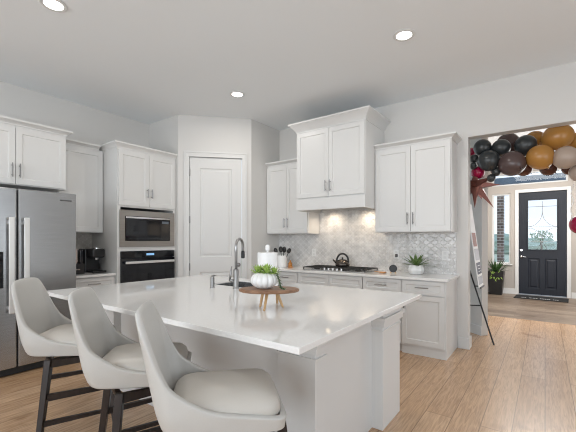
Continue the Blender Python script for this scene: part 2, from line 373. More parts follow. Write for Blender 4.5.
for s in (-1, 1):
    tube(bm, [(gm, ym, gz1-.28)]+[(gm+s*.27*(1-math.cos(k/10*PI/2))**1.0, ym, gz1-.28-.36*math.sin(k/10*PI/2)) for k in range(1, 11)], r, 6)
    tube(bm, [(gm+s*.27, ym, gz0+.52)]+[(gm+s*.27*(1-math.sin(k/10*PI/2)), ym, gz0+.52-.30*(1-math.cos(k/10*PI/2))) for k in range(1, 11)], r, 6)
    tube(bm, [(gm, ym, gz0+.20), (gm+s*.10, ym, gz0+.005)], r, 6)
obj('leading', bm, 'nickel', ed)
bm = B(); tube(bm, [(-.475, -.001, .94), (-.475, -.02, .94)], .03, 16); tube(bm, [(-.475, -.02, .94), (-.475, -.05, .94)], .011); tube(bm, [(-.475, -.05, .94), (-.42, -.055, .935), (-.355, -.05, .93)], [.011, .009, .007])
obj('door_handle', bm, 'chrome', ed, smooth=True)
bm = B(); tube(bm, [(-.475, -.001, 1.10), (-.475, -.022, 1.10)], .03, 16); obj('deadbolt', bm, 'chrome', ed)
# sidelight and transom
def window(n, x0, x1, z0, z1, lab):
    t = thing(n, (0, YD, 0), lab, 'window'); t['kind'] = 'structure'; bm = B(); f = .035
    box(bm, x0, x0+f, .03, .10, z0, z1); box(bm, x1-f, x1, .03, .10, z0, z1); box(bm, x0+f, x1-f, .03, .10, z0, z0+f); box(bm, x0+f, x1-f, .03, .10, z1-f, z1)
    obj('window_frame', bm, 'trim', t); obj('pane', box(B(), x0+f, x1-f, .06, .068, z0+f, z1-f), 'glass', t); return t
t = window('window_1', SX0, SX1, SZ0, DZ, 'narrow tall sidelight window left of the entry door')
obj('window_sill', box(B(), SX0-.04, SX1+.04, -.04, .03, SZ0-.03, SZ0-.002), 'trim', t, bevel=.004)
window('window_2', SX0, .43, TZ0, TZ1, 'wide low transom window above the entry door')

# outside the entry
struct('ground_outside', box(B(), -40, 40, YD+.15, 90, -.25, -.15), noisy('lawn', (.50, .52, .38), (.60, .60, .46), rough=.9, nscale=1.5))  # lawn colour paled to include distant haze
struct('porch_slab', box(B(), -2.2, 2.4, YD+.15, 12.6, -.15, -.02), noisy('porch_concrete', (.5, .48, .45), (.58, .56, .53), rough=.9, nscale=10))
bc = thing('brick_column', (-1.06, 12.1, -.02), 'dark brick porch column seen through the sidelight window', 'column')
obj('column_shaft', box(B(), -.075, .075, -.2, .2, 0, 2.86), 'brick', bc)
obj('column_base', box(B(), -.10, .10, -.22, .22, 0, .12), 'trim', bc)
bm = B()
for k in range(26): box(bm, -1.56, -1.20-(k % 2)*.002, 10.6, 11.85, .0+k*.13, .13*k+.123)
box(bm, -1.55, -1.21, 10.6, 11.85, 0, 3.38); struct('wall_porch_siding', bm, noisy('white_siding', (.72, .72, .72), (.78, .78, .78), nscale=5))
bm = B(); box(bm, -2.0, 2.2, 11.85, 12.15, 2.95, 3.15)
for k in range(24): box(bm, -1.9+k*.17, -1.80+k*.17, 11.83, 11.90, 2.86, 2.95)
struct('porch_beam', bm, noisy('slate_blue_paint', (.12, .17, .22), (.16, .22, .28), nscale=5))
tr = thing('small_tree', (-.23, 30, -.15), 'small young tree standing on the lawn seen through the entry door glass', 'tree')
obj('trunk', tube(B(), [(0, 0, 0), (.03, 0, .8), (-.02, 0, 1.5)], [.07, .05, .03], 8), mat('bark', (.12, .08, .05), .9), tr)
bm = B()
for i in range(230):
    a = random.uniform(0, 2*PI); rr = random.uniform(.1, 1)**.6*.66; p = Vector((rr*math.cos(a), rr*.8*math.sin(a), 1.72+random.uniform(-.42, .48)*math.sqrt(max(0, 1-(rr/.72)**2))))
    n1 = Vector((random.gauss(0, 1), random.gauss(0, 1), random.gauss(0, 1))).normalized(); n2 = n1.orthogonal().normalized(); s_ = .085
    bm.faces.new([bm.verts.new(p+n1*s_), bm.verts.new(p+n2*s_*.5), bm.verts.new(p-n1*s_), bm.verts.new(p-n2*s_*.5)])
obj('foliage', bm, noisy('tree_leaf_hazed', (.16, .26, .15), (.26, .36, .22), nscale=4, rough=.8), tr)  # leaf green lightened, haze mixed into the colour
for i, (x, y, sx, sz, lab) in enumerate([(-3.6, 44, 2.2, 2.1, 'leftmost round bush far beyond the lawn'), (-1.0, 50, 2.6, 1.7, 'low wide bush far behind the small tree')]):
    bm = B(); bmesh.ops.create_icosphere(bm, subdivisions=4, radius=1)
    for v in bm.verts:
        d = 1+.18*math.sin(v.co.x*7+i)*math.sin(v.co.y*6)*math.cos(v.co.z*8)+random.uniform(-.07, .07); v.co = Vector((v.co.x*sx*d, v.co.y*1.4*d, sz*.5+v.co.z*sz*.55*d))
    o = obj('bush', bm, noisy('bush_green', (.34, .44, .38), (.44, .52, .44), nscale=4, rough=.9)); o.location = (x, y, -.2); tag(o, lab, 'bush')

# ------------------------------------------------------------------ cabinetry (local: x along wall, front faces -y, back at y=0)
def shaker(x0, x1, z0, z1, y, th=.02, fr=.058):
    fr = min(fr, (x1-x0)*.28, (z1-z0)*.28)
    return panel_door(B(), x0, x1, z0, z1, y-th, y, [(x0+fr, x1-fr, z0+fr, z1-fr)], rec=.009, slope=.006)
def pull(x, z, y, L=.15, vert=True):
    bm = B(); a = L/2
    if vert:
        tube(bm, [(x, y-.032, z-a), (x, y-.032, z+a)], .0065, 8); ps = [(x, z-a*.7), (x, z+a*.7)]
    else:
        tube(bm, [(x-a, y-.032, z), (x+a, y-.032, z)], .0065, 8); ps = [(x-a*.7, z), (x+a*.7, z)]
    for px, pz in ps: tube(bm, [(px, y, pz), (px, y-.032, pz)], .005, 8)
    return bm
def crown(bm, x0, x1, yf, z0, z1, out, left=True, right=True, k=6):
    prof = [(0, z0), (.006, z0), (.006, z0+.012)]
    for i in range(k+1):
        a = i/k*PI/2; u = i/k; prof.append((.006+(out-.012)*(u*.75+.25*(1-math.cos(a))), z0+.012+(z1-z0-.035)*(u*.75+.25*math.sin(a))))
    prof += [(out, z1-.018), (out, z1)]
    rings = []
    for o_, z in prof:
        rings.append([bm.verts.new(p) for p in ((x0-(o_ if left else 0), 0, z), (x0-(o_ if left else 0), yf-o_, z), (x1+(o_ if right else 0), yf-o_, z), (x1+(o_ if right else 0), 0, z))])
    for i in range(len(rings)-1):
        for j in range(4): bm.faces.new((rings[i][j], rings[i][(j+1) % 4], rings[i+1][(j+1) % 4], rings[i+1][j]))
    bm.faces.new(rings[0][::-1]); bm.faces.new(rings[-1]); return bm
def door_part(t, x0, x1, z0, z1, y, hx=None, hz=None, L=.15, vert=True, kind='door'):
    d = obj(kind, shaker(x0, x1, z0, z1, y), 'cab', t)
    if hx is not None: obj('handle', pull(hx, hz, y-.02, L, vert), 'nickel', d)
    return d
G = .0015
def upper(name, loc, rz, x0, x1, dep, z0, z1, ztop, ndoors, lab, left=True, right=True, hz=None, out=.055, group=None, cut=0):
    t = thing(name, loc, lab, 'cabinet', rz, group)
    bm = B(); box(bm, x0+G, x1-G, -dep, -.002, z0, z1)
    obj('cabinet_body', bm, 'cab', t, bevel=.002)
    bm = B(); crown(bm, x0+G, x1-G-cut, -dep-.001, z1, ztop, out, left, right); obj('crown_moulding', bm, 'cab', t)
    wd = (x1-x0)/ndoors; hz = hz or z0+.17
    for i in range(ndoors):
        a, b = x0+i*wd+(.012 if i == 0 else .0025), x0+(i+1)*wd-(.012 if i == ndoors-1 else .0025)
        hx = None if ndoors == 1 else (b-.032 if i == 0 else a+.032)
        door_part(t, a, b, z0+.012, z1-.025, -dep, hx, hz)
    return t
W0 = (0, YW, 0)
upper('wall_cabinet', W0, 0, -3.708, -2.897, .33, 1.45, 2.55, 2.61, 2, 'white two-door wall cabinet between the pantry wall and the tall range hood cabinet', left=False, right=False)
upper('wall_cabinet', W0, 0, -1.835, -.888, .33, 1.45, 2.55, 2.61, 2, 'white two-door wall cabinet right of the hood, next to the balloon-hung opening', left=False, right=True)
# hood cabinet
t = thing('hood_cabinet', W0, 'deep white two-door range hood cabinet with heavy crown above the cooktop', 'cabinet')
HXa, HXb, HD = -2.895, -1.837, .64
bm = B(); box(bm, HXa, HXb, -HD, -.002, 1.93, 2.90); box(bm, HXa, HXa+.02, -HD, -.002, 1.77, 1.93); box(bm, HXb-.02, HXb, -HD, -.002, 1.77, 1.93); box(bm, HXa+.02, HXb-.02, -HD, -HD+.02, 1.77, 1.93)
obj('cabinet_body', bm, 'cab', t)
obj('valance', box(B(), HXa, HXb, -HD-.018, -HD, 1.77, 1.925), 'cab', t, bevel=.003)
bm = B(); crown(bm, HXa, HXb, -HD-.001, 2.88, 3.01, .095); obj('crown_moulding', bm, 'cab', t)
mid = (HXa+HXb)/2
door_part(t, HXa+.012, mid-.0025, 1.945, 2.868, -HD, mid-.035, 2.085); door_part(t, mid+.0025, HXb-.012, 1.945, 2.868, -HD, mid+.035, 2.085)
ins = obj('hood_insert', box(B(), HXa+.03, HXb-.03, -HD+.03, -.01, 1.845, 1.93), 'steel', t, bevel=.004)
for x in (-2.63, -2.05):
    bm = B(); tube(bm, [(x, -.20, 1.838), (x, -.20, 1.8445)], .03, 16); obj('lamp_lens', bm, 'warmlamp', ins)
    d = bpy.data.lights.new('hood_lamp_light', 'SPOT'); d.energy = 9; d.color = (1, .82, .62); d.spot_size = math.radians(150); d.spot_blend = 1; d.shadow_soft_size = .03
    l = bpy.data.objects.new('hood_lamp_light', d); C.objects.link(l); l.location = (x, YW-.17, 1.825)

# base cabinets on the range wall
def base(name, x0, x1, dep, spec, lab, loc=W0, rz=0, endR=False, cat='cabinet'):
    t = thing(name, loc, lab, cat, rz); bm = B()
    box(bm, x0+G, x1-G, -dep, -.002, .10, .884); obj('cabinet_body', bm, 'cab', t)
    bm = B(); box(bm, x0+G, x1-G, -dep+(.012 if endR else .06), -.002, 0, .0995); obj('toe_kick', bm, 'cab', t)
    for s in spec:
        kind, a, b, z0, z1, h = s
        if kind == 'drawer': door_part(t, a, b, z0, z1, -dep, (a+b)/2 if h else None, (z0+z1)/2+.005, .15, False, 'drawer')
        else:
            hx = None if not h else (a+.035 if h == 'l' else b-.035)
            door_part(t, a, b, z0, z1, -dep, hx, z1-.10, .12, True)
    return t
BD = .60
base('base_cabinet', -3.708, -3.34, BD, [('drawer', -3.70, -3.343, .715, .872, False), ('door', -3.70, -3.343, .115, .705, 'r')], 'narrow white base cabinet in the corner by the pantry wall')
base('base_cabinet', -3.34, -2.895, BD, [('drawer', -3.335, -2.90, .715, .872, True), ('door', -3.335, -2.90, .115, .705, 'r')], 'white base cabinet with one drawer left of the cooktop')
base('base_cabinet', -2.895, -1.886, BD, [('drawer', -2.888, -2.393, .715, .872, False), ('drawer', -2.388, -1.892, .715, .872, False), ('door', -2.888, -2.393, .115, .705, 'r'), ('door', -2.388, -1.892, .115, .705, 'l')], 'wide white base cabinet with two plain fronts beneath the cooktop')
base('base_cabinet', -1.886, -1.389, BD, [('drawer', -1.880, -1.393, .715, .872, True), ('drawer', -1.880, -1.393, .42, .705, True), ('drawer', -1.880, -1.393, .115, .41, True)], 'white drawer cabinet just right of the cooktop')
base('base_cabinet', -1.389, -.888, BD, [('drawer', -1.385, -.905, .715, .872, True), ('door', -1.385, -.905, .125, .705, 'l')], 'white end base cabinet with drawer and door, nearest the opening', endR=True)
bm = B(); box(bm, -3.708, -.86, YW-BD-.045, YW-.001, .885, .915)
tag(obj('countertop', bm, 'quartz', bevel=.003), 'long white quartz countertop along the range wall under the cooktop', 'countertop')
struct('wall_backsplash', box(B(), -3.708, -.90, YW-.0095, YW-.0005, .916, 1.449), 'tile')
struct('wall_backsplash_hood', box(B(), HXa, HXb, YW-.0095, YW-.0005, 1.4495, 1.80), 'tile')

# cooktop
ct = thing('cooktop', (-2.38, 4.50, .9152), 'stainless gas cooktop with black grates and front knobs', 'cooktop')
obj('cooktop_tray', box(B(), -.49, .49, -.235, .225, 0, .012), 'steel', ct, bevel=.004)
for gx in (-.325, 0, .325):
    bm = B(); x0, x1, y0, y1 = gx-.155, gx+.155, (-.215 if gx else -.12), .205
    for a, b in (((x0, y0), (x1, y0)), ((x1, y0), (x1, y1)), ((x1, y1), (x0, y1)), ((x0, y1), (x0, y0)), ((gx, y0), (gx, y1)), ((x0, (y0+y1)/2), (x1, (y0+y1)/2)), ((gx-.08, y0), (gx-.08, y1)), ((gx+.08, y0), (gx+.08, y1))):
        beam(bm, (a[0], a[1], .040), (b[0], b[1], .040), .012, d0=.014)
    for xx in (x0, x1):
        for yy in (y0, y1): beam(bm, (xx, yy, .012), (xx, yy, .040), .012)
    obj('grate', bm, 'iron', ct)
for bx, by, r_ in ((-.325, -.09, .045), (-.325, .11, .038), (0, .05, .055), (.325, -.09, .045), (.325, .11, .038)):
    obj('burner', lathe(B(), [(r_, .0125), (r_, .022), (r_*.6, .028), (0, .028)], 20, bx, by), 'iron', ct)
for k in range(5):
    x = -.15+k*.068; obj('knob', lathe(B(), [(.020, .0125), (.020, .020), (.016, .040), (0, .041)], 16, x, -.18), 'chrome', ct, smooth=False)

# left wall cabinets (local x = world Y, front -> world +X)
WL = (XL, 0, 0); RZ = PI/2
upper('wall_cabinet', WL, RZ, .80, 1.805, .61, 1.945, 2.59, 2.65, 2, 'white two-door cabinet above the stainless refrigerator', left=True, right=True, hz=2.10)
t = upper('wall_cabinet', WL, RZ, 1.81, 2.372, .33, 1.45, 2.57, 2.63, 1, 'single-door white wall cabinet above the coffee maker', left=False, right=False, cut=.055)
base('base_cabinet', 1.81, 2.372, .64, [('drawer', 1.825, 2.365, .715, .872, True), ('drawer', 1.825, 2.365, .42, .705, True), ('drawer', 1.825, 2.365, .115, .41, True)], 'white three-drawer base cabinet between refrigerator and oven tower', loc=WL, rz=RZ)
tag(obj('countertop', box(B(), XL+.001, XL+.68, 1.80, 2.372, .885, .915), 'quartz', bevel=.003), 'short white countertop under the coffee maker', 'countertop')
struct('wall_backsplash_left', box(B(), XL+.0005, XL+.0095, 1.80, 2.372, .916, 1.449), 'tileshade')
# oven tower: carcass built as frame around the two appliances
TX0, TX1, TD = 2.375, 3.276, .70; AX0, AX1 = 2.42, 3.235
tw = thing('oven_tower', WL, 'tall white cabinet tower holding the microwave and wall oven', 'cabinet', RZ)
bm = B(); box(bm, TX0, TX1, -TD, -.002, 1.79, 2.57); box(bm, TX0, AX0, -TD, -.002, .10, 1.79); box(bm, AX1, TX1, -TD, -.002, .10, 1.79)
box(bm, AX0, AX1, -TD, -.002, 1.200, 1.255); box(bm, AX0, AX1, -TD, -.002, .10, .50)
obj('cabinet_body', bm, 'cab', tw)
obj('toe_kick', box(B(), TX0, TX1, -TD+.06, -.002, 0, .0995), 'cab', tw)
bm = B(); crown(bm, TX0, TX1, -TD-.001, 2.57, 2.645, .05, left=True, right=False); obj('crown_moulding', bm, 'cab', tw)
tm = 2.826
door_part(tw, TX0+.014, tm-.0025, 1.815, 2.545, -TD, tm-.035, 2.0, .13); door_part(tw, tm+.0025, TX1-.012, 1.815, 2.545, -TD, tm+.035, 2.0, .13)
door_part(tw, TX0+.02, TX1-.02, .12, .48, -TD, (TX0+TX1)/2, .32, .15, False, 'drawer')
# microwave
mw = thing('microwave', (XL+TD, 0, 0), 'built-in stainless framed microwave with black glass door, above the wall oven', 'microwave', RZ)
bm = B(); a0, a1, b0, b1 = 2.404, 3.245, 1.258, 1.752; i0, i1, j0, j1 = 2.475, 3.165, 1.335, 1.675
box(bm, a0, i0, -.018, -.001, b0, b1); box(bm, i1, a1, -.018, -.001, b0, b1); box(bm, i0, i1, -.018, -.001, b0, j0); box(bm, i0, i1, -.018, -.001, j1, b1)
obj('trim_frame', bm, 'steelwarm', mw)
obj('microwave_body', box(B(), 2.43, 3.225, .0, .45, 1.262, 1.745), 'black', mw)
bm = panel_door(B(), i0+.004, i1-.004, j0+.004, j1-.004, -.028, -.002, [(i0+.06, i1-.16, j0+.035, j1-.035)], rec=.003, slope=.004); obj('glass_door', bm, 'blackglass', mw)
bm = B(); box(bm, i0+.005, i1-.005, -.034, -.0285, j1-.030, j1-.008); obj('door_trim', bm, 'chrome', mw)
obj('display', box(B(), i1-.14, i1-.03, -.0295, -.0281, j1-.09, j1-.055), emis('dim_display', (.10, .12, .14), .2), mw)
# wall oven
ov = thing('wall_oven', (XL+TD, 0, 0), 'black glass wall oven with a wide steel bar handle, below the microwave', 'oven', RZ)
obj('oven_body', box(B(), 2.43, 3.225, .0, .5, .505, 1.195), 'black', ov)
obj('control_panel', box(B(), 2.415, 3.242, -.025, -.001, 1.105, 1.197), 'blackglass', ov, bevel=.002)
obj('display', box(B(), 2.78, 2.90, -.0262, -.0251, 1.135, 1.165), emis('oven_display', (.25, .5, .8), .5), ov)
dr = obj('oven_door', box(B(), 2.415, 3.242, -.030, -.001, .51, 1.100), 'blackglass', ov, bevel=.002)
bm = B(); box(bm, 2.455, 3.205, -.078, -.062, 1.030, 1.062); box(bm, 2.48, 2.51, -.062, -.0305, 1.035, 1.057); box(bm, 3.15, 3.18, -.062, -.0305, 1.035, 1.057)
obj('handle', bm, 'handle', dr, bevel=.004)

# refrigerator
fr = thing('refrigerator', (-4.25, 0, 0), 'stainless steel side-by-side refrigerator with a black water dispenser', 'refrigerator', RZ)
FY0, FS, FY1 = .80, 1.219, 1.765
obj('fridge_case', box(B(), FY0+.01, FY1-.004, .075, .90, .02, 1.86), mat('fridge_side_grey', (.22, .22, .23), .5, .3), fr, bevel=.004)
obj('kick_grille', box(B(), FY0+.02, FY1-.01, .03, .0745, .012, .075), 'gasket', fr)
dl = obj('door', box(B(), FY0, FS-.006, 0, .072, .08, 1.865), 'steel', fr, bevel=.010, label='left refrigerator door with dispenser')
drr = obj('door', box(B(), FS+.006, FY1, 0, .072, .08, 1.865), 'steel', fr, bevel=.010)
for d_, x in ((dl, FS-.062), (drr, FS+.062)):
    bm = B(); box(bm, x-.024, x+.024, -.068, -.048, .63, 1.575); box(bm, x-.014, x+.014, -.048, -.0005, .66, .70); box(bm, x-.014, x+.014, -.048, -.0005, 1.505, 1.545)
    obj('handle', bm, 'handle', d_, bevel=.008)
ds = obj('dispenser', box(B(), .88, 1.105, -.006, -.0002, .88, 1.235), 'blackglass', dl, bevel=.003)
obj('badge', box(B(), 1.60, 1.715, -.0015, -.0002, 1.775, 1.79), mat('badge_grey', (.10, .10, .10), .4), drr)

# ------------------------------------------------------------------ island
IX0, IX1, IY0, IY1 = -3.45, -.80, 1.165, 2.90
isl = thing('island_cabinet', (0, 0, 0), 'white kitchen island base with corner pilasters beneath the quartz top', 'island')
bm = B(); box(bm, -3.30, -2.67, 1.66, 2.72, 0, .884); box(bm, -2.02, -1.005, 1.66, 2.72, 0, .884); box(bm, -2.67, -2.02, 1.66, 2.33, 0, .884); box(bm, -2.67, -2.02, 2.33, 2.72, 0, .68)
obj('island_body', bm, 'cab', isl)
def pil(bm, x0, x1, y0, y1):
    box(bm, x0, x1, y0, y1, 0, .884)
    for o_, z0, z1 in ((.008, .700, .712), (.018, .742, .775), (.028, .775, .800), (.012, .800, .884)):
        box(bm, x0-o_, x1+o_, y0-o_, y1+o_, z0, z1)
for (x0, x1, y0, y1) in ((-1.245, -.99, 1.594, 1.70), (-1.05, -.925, 2.39, 2.75), (-3.36, -3.10, 1.594, 1.70), (-3.37, -3.26, 2.39, 2.75)):
    bm = B(); pil(bm, x0, x1, y0, y1); obj('pilaster', bm, 'cab', isl, bevel=.002)
bm = B(); box(bm, -3.09, -1.26, 1.645, 1.66, 0, .13); box(bm, -3.09, -1.26, 1.638, 1.645, 0, .105); obj('base_moulding', bm, 'cab', isl, bevel=.003)
for k in range(4):
    a = -3.25+k*.553; door_part(isl, a, a+.548, .12, .87, 0, None) .location = (0, 0, 0)
# (the sink-side doors face +Y: turn them round)
for o in [c for c in isl.children if c.name.split('.')[0] == 'door']:
    o.rotation_euler = (0, 0, PI); o.location = (-4.305, 2.721, 0)
# countertop with a sink cutout
sx0, sx1, sy0, sy1 = -2.66, -2.03, 2.34, 2.715
bm = B(); xs = [IX0, sx0, sx1, IX1]; ys = [IY0, sy0, sy1, IY1]; z0, z1 = .885, .915
V = {(i, j, k): bm.verts.new((xs[i], ys[j], (z0, z1)[k])) for i in range(4) for j in range(4) for k in range(2)}
for i in range(3):
    for j in range(3):
        if i == 1 and j == 1: continue
        for k in range(2): bm.faces.new((V[i, j, k], V[i+1, j, k], V[i+1, j+1, k], V[i, j+1, k]))
for i in range(3):
    for j in (0, 3): bm.faces.new((V[i, j, 0], V[i+1, j, 0], V[i+1, j, 1], V[i, j, 1])); bm.faces.new((V[j, i, 0], V[j, i+1, 0], V[j, i+1, 1], V[j, i, 1]))
for a, b in (((1, 1), (2, 1)), ((2, 1), (2, 2)), ((2, 2), (1, 2)), ((1, 2), (1, 1))): bm.faces.new((V[a[0], a[1], 0], V[b[0], b[1], 0], V[b[0], b[1], 1], V[a[0], a[1], 1]))
tag(obj('countertop', bm, 'quartz', bevel=.003), 'large white quartz island countertop with pumpkin planter and faucet', 'countertop')
# sink basin
bm = B(); e = .004; t_ = .006; x0, x1, y0, y1 = sx0+e, sx1-e, sy0+e, sy1-e
box(bm, x0, x0+t_, y0, y1, .70, .906); box(bm, x1-t_, x1, y0, y1, .70, .906); box(bm, x0, x1, y0, y0+t_, .70, .906); box(bm, x0, x1, y1-t_, y1, .70, .906); box(bm, x0, x1, y0, y1, .694, .70)
sk = obj('sink', bm, 'steel'); tag(sk, 'stainless steel undermount sink set into the island', 'sink')
obj('sink_drain', lathe(B(), [(.045, .7005), (.045, .704), (.03, .702), (0, .702)], 20, (x0+x1)/2, (y0+y1)/2), 'chrome', sk)
# faucet
FX, FY = -2.235, 2.255
fa = thing('faucet', (FX, FY, .9152), 'tall brushed nickel gooseneck faucet standing on the island', 'faucet')
fm = mat('faucet_nickel', (.36, .36, .36), .28, 1)
obj('faucet_base', lathe(B(), [(.030, 0), (.030, .008), (.024, .012), (.024, .165), (.019, .175), (0, .175)], 20), fm, fa, smooth=False)
arc = [(0, 0, .17), (0, 0, .37)]+[(-.032*(1-math.cos(a)), .078*(1-math.cos(a)), .37+.075*math.sin(a)) for a in [PI*k/12 for k in range(1, 13)]]+[(-.064, .156, .33)]
obj('spout', tube(B(), arc, .013, 12), fm, fa, smooth=True)
obj('spray_head', tube(B(), [(-.064, .156, .335), (-.064, .156, .32), (-.064, .156, .27), (-.064, .156, .262)], [.013, .017, .018, .013], 14), 'black', fa)
bm = B(); tube(bm, [(-.022, -.01, .075), (-.05, -.03, .07)], .012, 10); tube(bm, [(-.05, -.03, .07), (-.04, -.03, .12), (-.018, -.035, .20)], [.010, .008, .006], 8)
obj('lever', bm, fm, fa, smooth=True)
sd = thing('soap_dispenser', (-2.44, 2.16, .9152), 'short nickel soap dispenser left of the faucet', 'soap dispenser')
obj('dispenser_body', lathe(B(), [(.021, 0), (.021, .006), (.018, .01), (.018, .095), (.013, .10), (0, .10)], 16), 'nickel', sd)
obj('nozzle', tube(B(), [(0, 0, .100), (0, 0, .108), (.005, .012, .111), (.008, .03, .108)], [.011, .010, .008, .006], 8), 'nickel', sd, smooth=True)

# paper towel
pt = thing('paper_towel_holder', (-1.885, 2.275, .9152), 'upright white paper towel roll on a holder, behind the pumpkin planter', 'paper towel')
obj('holder_base', lathe(B(), [(.085, 0), (.085, .010), (.0, .010)], 28), 'white', pt)
obj('holder_pole', lathe(B(), [(.008, .010), (.008, .345), (.018, .350), (.019, .385), (.012, .395), (0, .396)], 16), 'white', pt, smooth=False)
obj('paper_roll', lathe(B(), [(.0085, .012), (.082, .012), (.084, .016), (.084, .325), (.082, .329), (.0085, .329)], 36), 'paper', pt, smooth=False)

# wooden riser, pumpkin planter
TXc, TYc = -1.443, 1.757
ri = thing('wooden_riser', (TXc, TYc, .9152), 'round walnut riser tray on splayed light wood legs', 'riser', math.radians(36.3))
bm = B(); lathe(bm, [(0, .100), (.186, .100), (.194, .104), (.197, .111), (.192, .119), (.186, .122), (0, .122)], 48)
for v in bm.verts: v.co.y *= .62; v.co.x *= 1.0+.02*math.sin(3*math.atan2(v.co.y, v.co.x))
obj('tray_top', bm, 'wood', ri, smooth=False)
for tx, ty, fx, fy in ((-.010, -.045, -.023, -.125), (-.040, .01, -.058, .0), (.050, 0, .090, -.01), (.050, .045, .048, .135)):
    bm = B(); tube(bm, [(tx, ty, .0995), (fx, fy, .0)], [.011, .007], 8); obj('leg', bm, 'lightwood', ri)
PX, PY, PZ = TXc-.025, TYc-.02, .9152+.1225
pk = thing('pumpkin_planter', (PX, PY, PZ), 'white ribbed pumpkin-shaped planter filled with green succulents', 'planter'); pk.scale = (1.06, 1.06, 1.10)
pr = [(.035, 0)]+[(.083*math.sin(a)**.75 if math.sin(a) > 0 else 0, .048-.048*math.cos(a)) for a in [PI*k/14 for k in range(3, 12)]]+[(.045, .093), (.038, .086), (0, .084)]
obj('pumpkin', lathe(B(), pr, 108, rib=.13, ribs=12), 'white', pk, smooth=True)
def blade(bm, base_, d, L, w_, droop=.3, segs=6, thick=.2):
    base_ = Vector(base_); d = Vector(d).normalized(); side = d.cross(Vector((0, 0, 1)))
    side = side.normalized() if side.length > .05 else Vector((1, 0, 0)); nrm = side.cross(d).normalized()
    prev = None
    for i in range(segs+1):
        t = i/segs; p = base_+d*L*t+Vector((0, 0, -1))*droop*L*t*t
        ww = w_*(.35+1.3*t if t < .4 else (1-t)**.8*1.55*.85)*.5+.0004
        th = ww*thick
        q = [bm.verts.new(p-side*ww), bm.verts.new(p+nrm*(-th)), bm.verts.new(p+side*ww), bm.verts.new(p+nrm*(th*.25))]
        if prev:
            for k in range(4): bm.faces.new((prev[k], prev[(k+1) % 4], q[(k+1) % 4], q[k]))
        else: bm.faces.new(q[::-1])
        prev = q
    bm.faces.new(prev)
bm = B()
for (cx, cy, cz, s_) in ((-.035, -.02, .085, 1), (.03, -.015, .087, 1.05), (0, .03, .09, 1), (.055, .03, .085, .8), (-.05, .02, .09, .8)):
    for i in range(16):
        a = i*2.4; el = .15+1.2*(i/16); blade(bm, (cx, cy, cz), (math.cos(a)*math.cos(el), math.sin(a)*math.cos(el), math.sin(el)), .068*s_, .019, .1, 4, .4)
obj('succulent', bm, 'leaffresh', pk)
bm = B(); pts = []
for k in range(15):
    u = k/14; pts.append(Vector((.05+.075*u**.6, .035-.03*u, .09-.085*u if u < 1 else .006)))
tube(bm, pts+[pts[-1]+Vector((.035, -.01, -.0))], .002, 6)
for k in range(34):
    u = k/33; p = Vector((.05+.075*u**.6, .035-.03*u, .09-.085*u+.004)); a = k*2.1
    blade(bm, p, (math.cos(a), math.sin(a), .5), .020, .012, .1, 3, .5)
for k in range(8):
    p = Vector((.125+.006*k, .004-.002*k, .009)); a = k*2.3; blade(bm, p, (math.cos(a), math.sin(a), .6), .018, .011, .1, 3, .5)
obj('trailing_vine', bm, 'leafdark', pk)

# ------------------------------------------------------------------ bar stools
def shell_mesh():
    bm = B(); hw, yf, yr, rc = .222, .235, -.265, .085
    pl = []
    def arc_(cx, cy, r, a0, a1, n): return [(cx+r*math.cos(a0+(a1-a0)*k/n), cy+r*math.sin(a0+(a1-a0)*k/n)) for k in range(n+1)]
    rf = .05
    pl += [(hw, .12), (hw, .05), (hw, -.02), (hw, -.08)]
    pl += arc_(hw-rc, yr+rc, rc, 0, -PI/2, 8)
    pl += [(0.0, yr)]
    pl += arc_(-hw+rc, yr+rc, rc, -PI/2, -PI, 8)
    pl += [(-hw, -.08), (-hw, -.02), (-hw, .05), (-hw, .12)]
    pl += arc_(-hw+rf, yf-rf, rf, PI, PI/2, 4) + [(-.08, yf), (.08, yf)] + arc_(hw-rf, yf-rf, rf, PI/2, 0, 4)
    zb = .595; nv = 12; rows = []; arcs = {}; d_ = 0
    for i, p in enumerate(pl[:14]):
        if i: d_ += math.hypot(p[0]-pl[i-1][0], p[1]-pl[i-1][1])
        arcs[p] = (d_+.115)/.50
    for p in pl[14:]: arcs[p] = arcs.get((-p[0], p[1]), 0)
    def near(p):
        if p[1] > .12: return 0.0
        return min(((abs(abs(q[0])-abs(p[0]))+abs(q[1]-p[1]), v) for q, v in list(arcs.items())[:14]))[1]
    arcs = {p: near(p) for p in pl}
    def ss(t): t = max(0, min(1, t)); return t*t*(3-2*t)
    for (x, y) in pl:
        q = (yf-y)/(yf-yr)
        corner = min(1, abs(x)/(hw))
        prof = ((0, .650), (.35, .672), (.60, .70), (.72, .73), (.83, .785), (.90, .87), (.96, .98), (1.02, 1.052), (1.09, 1.08), (1.4, 1.09))
        sl = arcs[(x, y)]
        for (a0, z0_), (a1, z1_) in zip(prof, prof[1:]):
            if a0 <= sl <= a1: zt = z0_+(z1_-z0_)*(sl-a0)/(a1-a0)
        col = []
        for j in range(nv+1):
            v = j/nv; z = zb+(zt-zb)*v
            up = max(0, (z-.62)/.48)
            wq = ss((q-.25)/.6)
            xx = x*(1-.12*up**1.5*wq)*(.90+.10*min(1, (z-zb)/.09))
            yy = y*(.95+.05*min(1, (z-zb)/.09))-.10*up*wq+.0*v
            # slight hug of the sides
            col.append(bm.verts.new((xx, yy, z)))
        rows.append(col)
    n = len(pl)
    for i in range(n):
        for j in range(nv): bm.faces.new((rows[i][j], rows[(i+1) % n][j], rows[(i+1) % n][j+1], rows[i][j+1]))
    c = bm.verts.new((0, -.02, zb-.004))
    for i in range(n): bm.faces.new((rows[i][0], c, rows[(i+1) % n][0]))
    return bm
